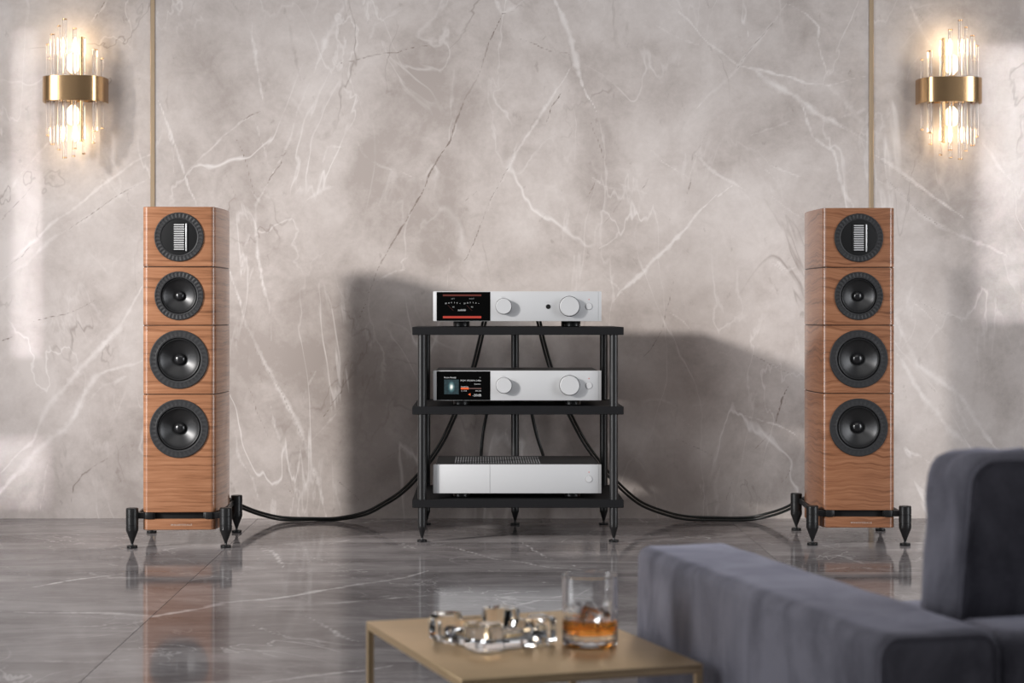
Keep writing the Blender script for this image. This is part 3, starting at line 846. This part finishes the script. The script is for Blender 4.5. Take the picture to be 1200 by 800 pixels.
for cxp, nm in ((530.8, 'LEFT'), (552.8, 'RIGHT')):
    text('meter_text', nm, 0.0046, (P2(cxp), -0.0010, Z2(350.6)), M['screen_grey'], pn, 'CENTER')
    for k, s in enumerate(('20', '10', '5', '3', '0', '+')):
        text('meter_text', s, 0.0046, (P2(cxp - 8.3 + k * 3.3), -0.0010, Z2(356.1 - 1.0 * math.sin(math.pi * k / 5) )), M['screen_white'], pn, 'CENTER')
    text('meter_text', 'VU', 0.0042, (P2(cxp + .4), -0.0010, Z2(360.2)), M['screen_white'], pn, 'CENTER')
    bm = bmesh.new()
    add_tube(bm, [Vector((P2(cxp - 6), -0.0009, Z2(357.5))), Vector((P2(cxp + 0.5), -0.0009, Z2(364)))], 0.0004, 6)
    bm_obj('needle', bm, M['red_needle'], pn)
text('maker_name', 'audiolab', 0.0075, (P2(541.3), -0.0010, Z2(364.2)), M['screen_white'], pn, 'CENTER', 0.0205)

a2, pn = amp('streaming_amplifier', 'silver amplifier with a colour screen showing album art, on the middle shelf of the rack', 'amplifier',
             0.3700, 0.4485, SH[1][1], True, [(590.6, 451.4, 9.0), (667.5, 451.4, 11.3)], 451.7)
text('print', 'SELECT', 0.0036, (P2(590.6), -0.0004, Z2(441.2)), M['print'], a2, 'CENTER')
text('print', 'VOL', 0.0034, (P2(667.5), -0.0004, Z2(438.8)), M['print'], a2, 'CENTER')
art = flat('album_art', -0.0192, 0.0192, -0.0193, 0.0193, M['art'], pn)
art.location = ((P2(520.3) + P2(537.8)) / 2, 0, (Z2(444.5) + Z2(461.8)) / 2)
T = lambda b, s, px, py, m, al='LEFT', w=None: text('screen_text', b, s, (P2(px), -0.0010, Z2(py)), M[m], pn, al, w)
T('Roon Ready', 0.0058, 520.3, 443.0, 'screen_white', 'LEFT', 0.0315)
T('PCM', 0.0058, 539.6, 446.6, 'screen_white', 'LEFT', 0.0125)
T('192.0kHz 24bit', 0.0058, 563.8, 446.6, 'screen_white', 'RIGHT', 0.0375)
T('Stereo', 0.0042, 563.2, 450.4, 'screen_white', 'RIGHT', 0.0165)
T('Streaming', 0.0050, 540.2, 453.6, 'screen_white', 'LEFT', 0.0190)
T('1:12', 0.0042, 540.0, 458.4, 'screen_white', 'LEFT', 0.0140)
T('03:26', 0.0042, 564.0, 458.4, 'screen_white', 'RIGHT', 0.0150)
T('-20dB', 0.0088, 564.0, 464.2, 'screen_white', 'RIGHT', 0.0225)
flat('progress_bar', P2(540), P2(549.2), Z2(456.1), Z2(453.9), M['orange_bar'], pn)
flat('progress_track', P2(549.3), P2(564), Z2(455.6), Z2(454.4), M['grey_bar'], pn)
bm = bmesh.new()     # little loudspeaker symbol
vs = [bm.verts.new((P2(x), -0.0009, Z2(y))) for x, y in ((548.9, 461.5), (549.7, 461.5), (551.3, 460.4), (551.3, 463.6), (549.7, 462.5), (548.9, 462.5))]
bm.faces.new(vs); bm_obj('volume_symbol', bm, M['orange_bar'], pn)
bm = bmesh.new()     # wireless symbol
for r in (0.0012, 0.0024):
    add_tube(bm, [Vector((P2(562.6) + r * math.cos(R(a)), -0.0009, Z2(443.0) + r * math.sin(R(a)))) for a in range(45, 140, 15)], 0.0004, 5)
bm_obj('wireless_symbol', bm, M['screen_grey'], pn)

a3, _ = amp('power_amplifier', 'plain silver power amplifier with slotted black lid, on the bottom shelf of the rack', 'amplifier',
            0.1255, 0.2015, SH[0][1], False, [], 561.3)
bm = bmesh.new()
for k in range(34):
    x = -0.165 + k * 0.0068
    for y0, y1 in ((0.05, 0.11), (0.125, 0.185), (0.20, 0.26)):
        add_box(bm, x, x + 0.0024, y0, y1, 0.2009, 0.2019)
vg = bm_obj('vent_grille', bm, M['groove'], a3, False)
vg['kind'] = 'stuff'

# ------------------------------------------------------------------ cables
CR = 0.0038
def offset_path(pts, off, dy):
    out = []
    for i, p in enumerate(pts):
        a, b = pts[max(0, i - 1)], pts[min(len(pts) - 1, i + 1)]
        t = (b - a); t.y = 0
        t = t.normalized() if t.length > 1e-6 else Vector((1, 0, 0))
        nrm = Vector((-t.z, 0, t.x))
        q = p + nrm * off + Vector((0, dy, 0))
        q.z = max(q.z, CR + 0.0004)
        out.append(q)
    return out
def cable(name, pts, r, label):
    o = tube(name, catmull(pts, 7), r, M['cable'], None, 12)
    return tag(o, label, 'cable', 'black cables of the hi-fi')
CD = 5.285
Lp = [at(571, 365, 5.15), at(567.5, 377, 5.238), at(563, 398, 5.262), at(555, 430, CD), at(545, 459, CD), at(533, 486, CD), at(519, 516, CD), at(502, 542, CD), at(487, 560.5, CD), at(470, 577, CD), at(450, 590, CD), at(427, 601.5, CD),
      at(395, 608, 5.29), at(365, 608.5, 5.29), at(333, 607.5, 5.27), at(310, 603, 5.23), at(287, 595, 5.17), at(265, 584, 5.10), at(238, 572, 5.035)]
Rp = [at(628, 365, 5.15), at(631.5, 377, 5.238), at(636, 398, 5.262), at(645, 430, CD), at(656, 459, CD), at(668, 486, CD), at(684, 516, CD), at(703, 543, CD), at(724, 567, CD), at(750, 589, CD), at(780, 601, CD), at(805, 606.5, 5.29),
      at(840, 608.0, 5.29), at(875, 608.0, 5.29), at(900, 603, 5.26), at(921, 596, 5.20), at(945, 584, 5.13), at(985, 572, 5.085)]
Lp = [Vector((p.x, p.y, max(p.z, CR + 0.0004))) for p in Lp]
Rp = [Vector((p.x, p.y, max(p.z, CR + 0.0004))) for p in Rp]
cable('speaker_cable', offset_path(Lp, 0.0042, 0.002), CR, 'outer black speaker cable of the pair looping from the rack to the left speaker')
cable('speaker_cable', offset_path(Lp, -0.0042, -0.004), CR, 'inner black speaker cable of the pair looping from the rack to the left speaker')
cable('speaker_cable', offset_path(Rp, 0.0042, 0.002), CR, 'inner black speaker cable of the pair looping from the rack towards the sofa side')
cable('speaker_cable', offset_path(Rp, -0.0042, -0.004), CR, 'outer black speaker cable of the pair looping from the rack towards the sofa side')
def lk(*p): return [at(x, y, d) for x, y, d in p]
cable('link_cable', lk((577, 452, 5.132), (576, 460, 5.19), (574, 468, 5.240), (570, 486, 5.265), (566, 508, 5.275), (564, 530, 5.27), (563.5, 548, 5.20), (563, 556, 5.125)), 0.0048, 'short black link cable hanging left of the centre post behind the rack')
cable('link_cable', lk((617, 452, 5.132), (618, 460, 5.19), (620, 468, 5.240), (623.5, 486, 5.265), (629, 510, 5.275), (636, 532, 5.27), (640, 548, 5.20), (641, 556, 5.125)), 0.0048, 'short black link cable hanging right of the centre post behind the rack')

# ------------------------------------------------------------------ sconces
def sconce(px, py, mirror, label):
    d0 = 5.285
    x0, z0 = wx(px, d0), wz(py, d0)
    root = empty('wall_sconce', (x0, WALL, z0), label, 'sconce', 0, 'wall sconces')
    hw, dep, hh = 0.0925, 0.098, 0.0355
    def oval(a, ins=0.0):
        c, s = math.cos(a), math.sin(a)
        return (math.copysign(abs(c) ** 0.62, c) * (hw - ins), -(abs(s) ** 0.62) * (dep - ins))
    n = 48
    bm = bmesh.new()
    outs = [oval(math.pi * i / n) for i in range(n + 1)]
    ins = [oval(math.pi * i / n, 0.0025) for i in range(n + 1)]
    rows_ = []
    for (z, pts) in ((-hh, ins), (-hh, outs), (hh, outs), (hh, ins)):
        rows_.append([bm.verts.new((x, min(y, -0.0006), z)) for x, y in pts])
    for k in range(4):
        a, b = rows_[k], rows_[(k + 1) % 4]
        for i in range(n): bm.faces.new((a[i], a[i+1], b[i+1], b[i]))
    for i in (0, n):
        bm.faces.new([r_[i] for r_ in rows_])
    bm_obj('band', bm, M['brass'], root)
    box('back_plate', -0.055, 0.055, -0.012, -0.0006, -0.032, 0.032, M['brass'], root, 0.002, 2)
    # inner tray that carries the rods and bulb holders
    box('rod_tray', -0.058, 0.058, -0.076, -0.012, -0.004, 0.004, M['brass'], root, 0.012, 3)
    kx = d0 / F
    rods = [(-28.8, -52, 55, 1.6, 'rod', .0), (-21.5, -63, 66, 2.6, 'rod', 0), (-13.2, -72.5, 72.5, 2.0, 'rod', 0), (-6.5, -80.5, 82, 2.6, 'rod', 0), (5.2, -69.5, 71.5, 2.5, 'rod', 0),
            (12.8, -59.5, 62.5, 2.0, 'brass', 0), (15.8, -58.0, 61, 1.5, 'rod', 0), (27.3, -45.5, 50.5, 3.0, 'rod', 0),
            (-30, -38, 45, 2.0, 'rod', 1), (-17, -50, 58, 2.0, 'rod', 1), (10, -55, 75, 2.0, 'rod', 1), (-2, -60, 78, 2.0, 'rod', 1), (22, -42, 62, 2.0, 'rod', 1), (32, -38, 45, 1.8, 'rod', 1)]
    for dx, tp, bt, w_, mt, back in rods:
        x = dx * kx * (1 if not mirror else -1)
        xa = abs(x) / (hw - 0.010)
        if back: y = -0.022
        else:
            c = min(0.999, xa) ** (1 / 0.62)
            s = math.sqrt(max(0.0, 1 - c * c))
            y = -(s ** 0.62) * (dep - 0.010)
        r = w_ * kx
        za, zb = -bt * kx, -tp * kx
        rod = lathe('glass_rod' if mt == 'rod' else 'brass_rod', [(0, za), (r - 0.0006, za), (r, za + 0.0006), (r, zb - 0.0006), (r - 0.0006, zb), (0, zb)], M[mt], root, 16, 'z', (x, y, 0))
        for q in (za, zb):
            e = 0.0006 if q > 0 else -0.0006
            lathe('rod_cap', [(0, q - 4 * e), (r + 0.0003, q - 4 * e), (r + 0.0003, q + e * 1.5), (0, q + e * 1.5)], M['brass'], rod, 16, 'z', (x, y, 0))
    for s in (-1, 1):
        zc = s * 31 * kx
        xb = 0.0
        hp = [(0, s * 0.004), (0.010, s * 0.004), (0.010, s * 0.030), (0.0085, s * 0.036), (0.0085, s * 0.044), (0, s * 0.044)]
        hd = lathe('bulb_holder', hp if s > 0 else hp, M['brass'], root, 20, 'z', (xb, -0.052, 0))
        bp = [(0, s * 0.044), (0.008, s * 0.046), (0.019, s * 0.056), (0.0225, s * 0.068), (0.0225, s * 0.088), (0.018, s * 0.098), (0.010, s * 0.103), (0, s * 0.104)]
        bp = [(r_ * 0.85, z_) for r_, z_ in bp]
        lathe('bulb', bp, M['bulb'], root, 24, 'z', (xb, -0.052, 0))
        l = bpy.data.lights.new('sconce_lamp', 'POINT')
        l.energy = 0.55; l.color = (1.0, 0.74, 0.44); l.shadow_soft_size = 0.03
        lo = bpy.data.objects.new('sconce_lamp', l); link(lo, root)
        lo.location = (xb, -0.052, s * 0.125)
    return root
sconce(83.5, 103.5, False, 'brass and glass-rod wall sconce, lit, high above the left speaker')
sconce(1117.5, 105.0, True, 'brass and glass-rod wall sconce, lit, high above the sofa and right speaker')

# ------------------------------------------------------------------ sofa
SA = R(14.0)
sofa = empty('sofa', (0.370, 1.711, 0), 'dark grey-blue velvet sofa with a plump back cushion in the right foreground', 'sofa', SA)
def soft_box(name, x0, x1, y0, y1, z0, z1, bev, parent, cuts=14, puff=0.0, wr=0.0, seed=0, lean=0.0):
    bm = bmesh.new()
    add_box(bm, x0, x1, y0, y1, z0, z1, bev, 4)
    if puff or wr:
        bmesh.ops.subdivide_edges(bm, edges=[e for e in bm.edges if e.calc_length() > 0.04], cuts=cuts, use_grid_fill=True)
        bm.normal_update()
        cx_, cy_, cz_ = (x0 + x1) / 2, (y0 + y1) / 2, (z0 + z1) / 2
        for v in bm.verts:
            u = (v.co - Vector((cx_, cy_, cz_)))
            un = (abs(u.x) / ((x1 - x0) / 2), abs(u.y) / ((y1 - y0) / 2), abs(u.z) / ((z1 - z0) / 2))
            f = (1 - min(1, un[0]) ** 2) * (1 - min(1, un[2]) ** 2)
            d = puff * f
            p = v.co
            nn = noise.noise(Vector((p.x * 14 + seed, p.y * 22, p.z * 9 - p.x * 8))) + 0.5 * noise.noise(Vector((p.x * 40 + seed, p.y * 40, p.z * 26)))
            v.co += v.normal * (d + wr * nn)
        if lean:
            for v in bm.verts:
                v.co.y -= (v.co.z - z0) * lean
    return bm_obj(name, bm, M['velvet'], parent, True, 60)
AW, AL, AZ = 0.130, 0.70, 0.297
arm_l = soft_box('armrest', 0, AW, 0, AL, 0.03, AZ, 0.016, sofa, 12, 0.0, 0.0016, 3)
soft_box('armrest', 0.98, 0.98 + AW, 0, AL, 0.03, AZ, 0.016, sofa, 12, 0.0, 0.0016, 9)
soft_box('back_frame', AW + 0.002, 0.978, 0.004, 0.105, 0.03, AZ - 0.004, 0.014, sofa, 12, 0.0, 0.001, 5)
soft_box('seat_base', AW + 0.002, 0.978, 0.107, AL - 0.02, 0.03, 0.13, 0.012, sofa)
soft_box('seat_cushion', AW + 0.004, 0.976, 0.109, AL - 0.012, 0.132, 0.215, 0.022, sofa, 12, 0.006, 0.001, 1)
# rounded welt loops on the arm end
def welt(name, x0, x1, z0, z1, y, r, rad, parent, lean=0.0, zb=0.0):
    pts = []
    for cx_, cz_, a0 in ((x1 - rad, z1 - rad, 0), (x0 + rad, z1 - rad, 90), (x0 + rad, z0 + rad, 180), (x1 - rad, z0 + rad, 270)):
        for k in range(7):
            a = R(a0 + 15 * k)
            zz = cz_ + rad * math.sin(a)
            pts.append(Vector((cx_ + rad * math.cos(a), y - (zz - zb) * lean, zz)))
    return tube(name, pts, r, M['velvet'], parent, 8, True)
welt('welt', 0.006, AW - 0.004, 0.036, AZ - 0.004, 0.0035, 0.0026, 0.02, arm_l)

bc = soft_box('back_cushion', 0.146, 0.72, 0.128, 0.226, 0.216, 0.455, 0.024, sofa, 20, 0.012, 0.0060, 2, 0.16)
welt('welt', 0.152, 0.714, 0.222, 0.449, 0.131, 0.0026, 0.024, bc, 0.16, 0.216)
soft_box('back_cushion', 0.724, 0.974, 0.128, 0.226, 0.216, 0.455, 0.022, sofa, 16, 0.008, 0.0035, 8, 0.16)
for x in (0.03, 1.07):
    for y in (0.04, 0.64):
        lathe('leg', [(0, 0.0003), (0.012, 0.0003), (0.015, 0.032), (0, 0.032)], M['black_metal'], sofa, 16, 'z', (x, y, 0))

# ------------------------------------------------------------------ side table
TZ = 0.197
TA = R(18.5)
TW, TD = 0.291, 0.404
table = empty('side_table', (0.0530, 2.246, 0), 'low square brass side table with thin legs in front of the sofa arm', 'table', TA)
top = box('tabletop', -TW / 2, TW / 2, -TD / 2, TD / 2, TZ - 0.0045, TZ, M['table_brass'], table, 0.0012, 2)
t_ = 0.0085
bm = bmesh.new()
for (a0, a1, b0, b1) in ((-TW/2, TW/2, -TD/2, -TD/2 + t_), (-TW/2, TW/2, TD/2 - t_, TD/2), (-TW/2, -TW/2 + t_, -TD/2 + t_, TD/2 - t_), (TW/2 - t_, TW/2, -TD/2 + t_, TD/2 - t_)):
    add_box(bm, a0, a1, b0, b1, TZ - 0.0105, TZ - 0.0047, 0.0006, 1)
bm_obj('frame', bm, M['table_brass'], table)
for sx in (-1, 1):
    for sy in (-1, 1):
        x, y = sx * (TW / 2 - t_ / 2), sy * (TD / 2 - t_ / 2)
        box('leg', x - t_/2, x + t_/2, y - t_/2, y + t_/2, 0.0003, TZ - 0.0107, M['table_brass'], table, 0.0008, 1)

# ------------------------------------------------------------------ ashtray
bm = bmesh.new()
NA = 128
rings = [[] for _ in range(8)]
hs = 0.0590
for i in range(NA):
    a = 2 * math.pi * (i + 0.5) / NA
    c, s = math.cos(a), math.sin(a)
    along = min(abs(c), abs(s)) / max(abs(c), abs(s))   # 0 at the middle of a side, 1 at a corner
    ro = hs / max(abs(c), abs(s))
    ro = min(ro, (hs * 2 - 0.007) / (abs(c) + abs(s)))   # cut corners
    h = 0.033
    if along < 0.40:                                     # rest cut into the middle of each side
        h = 0.0225; ro -= 0.0035
    elif along > 0.86: h = 0.0335
    ri = 0.041 + 0.004 * along
    prof = [(0.0005, 0.0004), (ro - 0.006, 0.0004), (ro, 0.005), (ro, h - 0.003), (ro - 0.004, h), (ri + 0.003, h), (ri - 0.004, 0.012), (0.0005, 0.009)]
    for k, (r, z) in enumerate(prof):
        rings[k].append(bm.verts.new((r * c, r * s, z)))
for a, b in zip(rings[:-1], rings[1:]):
    for i in range(NA):
        j = (i + 1) % NA
        bm.faces.new((a[i], a[j], b[j], b[i]))
bm.faces.new(list(reversed(rings[0]))); bm.faces.new(rings[-1])
ash = bm_obj('ashtray', bm, M['glass'], None, True, 12)
ash.location = (0.0145, 2.238, TZ + 0.0002); ash.rotation_euler = (0, 0, R(34))
tag(ash, 'heavy square cut-glass ashtray on the brass side table', 'ashtray')

# ------------------------------------------------------------------ tumbler
tx, ty = 0.1325, 2.222
RO, RI, H, B = 0.0338, 0.0310, 0.0845, 0.0135
glassd = empty('whisky_tumbler', (tx, ty, TZ + 0.0002), 'clear whisky tumbler with amber drink on the brass side table', 'glass')
gp = [(0, 0.0004), (RO - 0.004, 0.0004), (RO - 0.0008, 0.002), (RO, 0.005), (RO, 0.0065), (RO, 0.009), (RO, 0.0105), (RO, 0.041), (RO, 0.0425), (RO, 0.046), (RO, 0.0475), (RO, H - 0.0025), (RO, H - 0.001), (RO - 0.0008, H), (RI + 0.0004, H), (RI, H - 0.001), (RI, H - 0.0025), (RI - 0.0004, B + 0.0075), (RI - 0.0004, B + 0.006), (RI - 0.004, B + 0.001), (0, B)]
V, Fc = lathe_data(gp, 96)
V2 = []
for x, y, z in V:
    if math.hypot(x, y) > RO - 0.0005 and 0.0085 < z < 0.043:
        q = 1 - 0.020 * abs(math.cos(math.atan2(y, x) * 8)) ** 2
        x, y = x * q, y * q
    V2.append((x, y, z))
bm = bmesh.new()
vs = [bm.verts.new(v) for v in V2]
for f in Fc: bm.faces.new([vs[i] for i in f])
bm_obj('tumbler_body', bm, M['glass'], glassd, True, 30)
lathe('whisky', [(0, B + 0.0001), (RI - 0.0038, B + 0.0011), (RI - 0.0002, B + 0.0061), (RI - 0.0001, 0.0315), (RI - 0.002, 0.0308), (0, 0.0306)], M['whisky'], glassd, 64)
def ice(loc, rot, s, label):
    bm = bmesh.new()
    add_box(bm, -s, s, -s, s, -s, s, s * 0.28, 3)
    for v in bm.verts:
        v.co += v.normal * 0 + Vector((noise.noise(v.co * 90), noise.noise(v.co * 90 + Vector((5, 0, 0))), noise.noise(v.co * 90 + Vector((0, 7, 0))))) * s * 0.06
    o = bm_obj('ice_cube', bm, M['ice'], None, True, 60)
    o.location = loc; o.rotation_euler = rot
    return tag(o, label, 'ice', 'ice cubes in the tumbler')
ice((tx + 0.001, ty - 0.008, TZ + 0.0355), (0.25, 0.3, 0.5), 0.0105, 'front ice cube standing highest out of the amber drink')
ice((tx + 0.0155, ty + 0.010, TZ + 0.0305), (0.5, -0.2, 1.0), 0.0085, 'smaller rear ice cube at the right side of the tumbler')
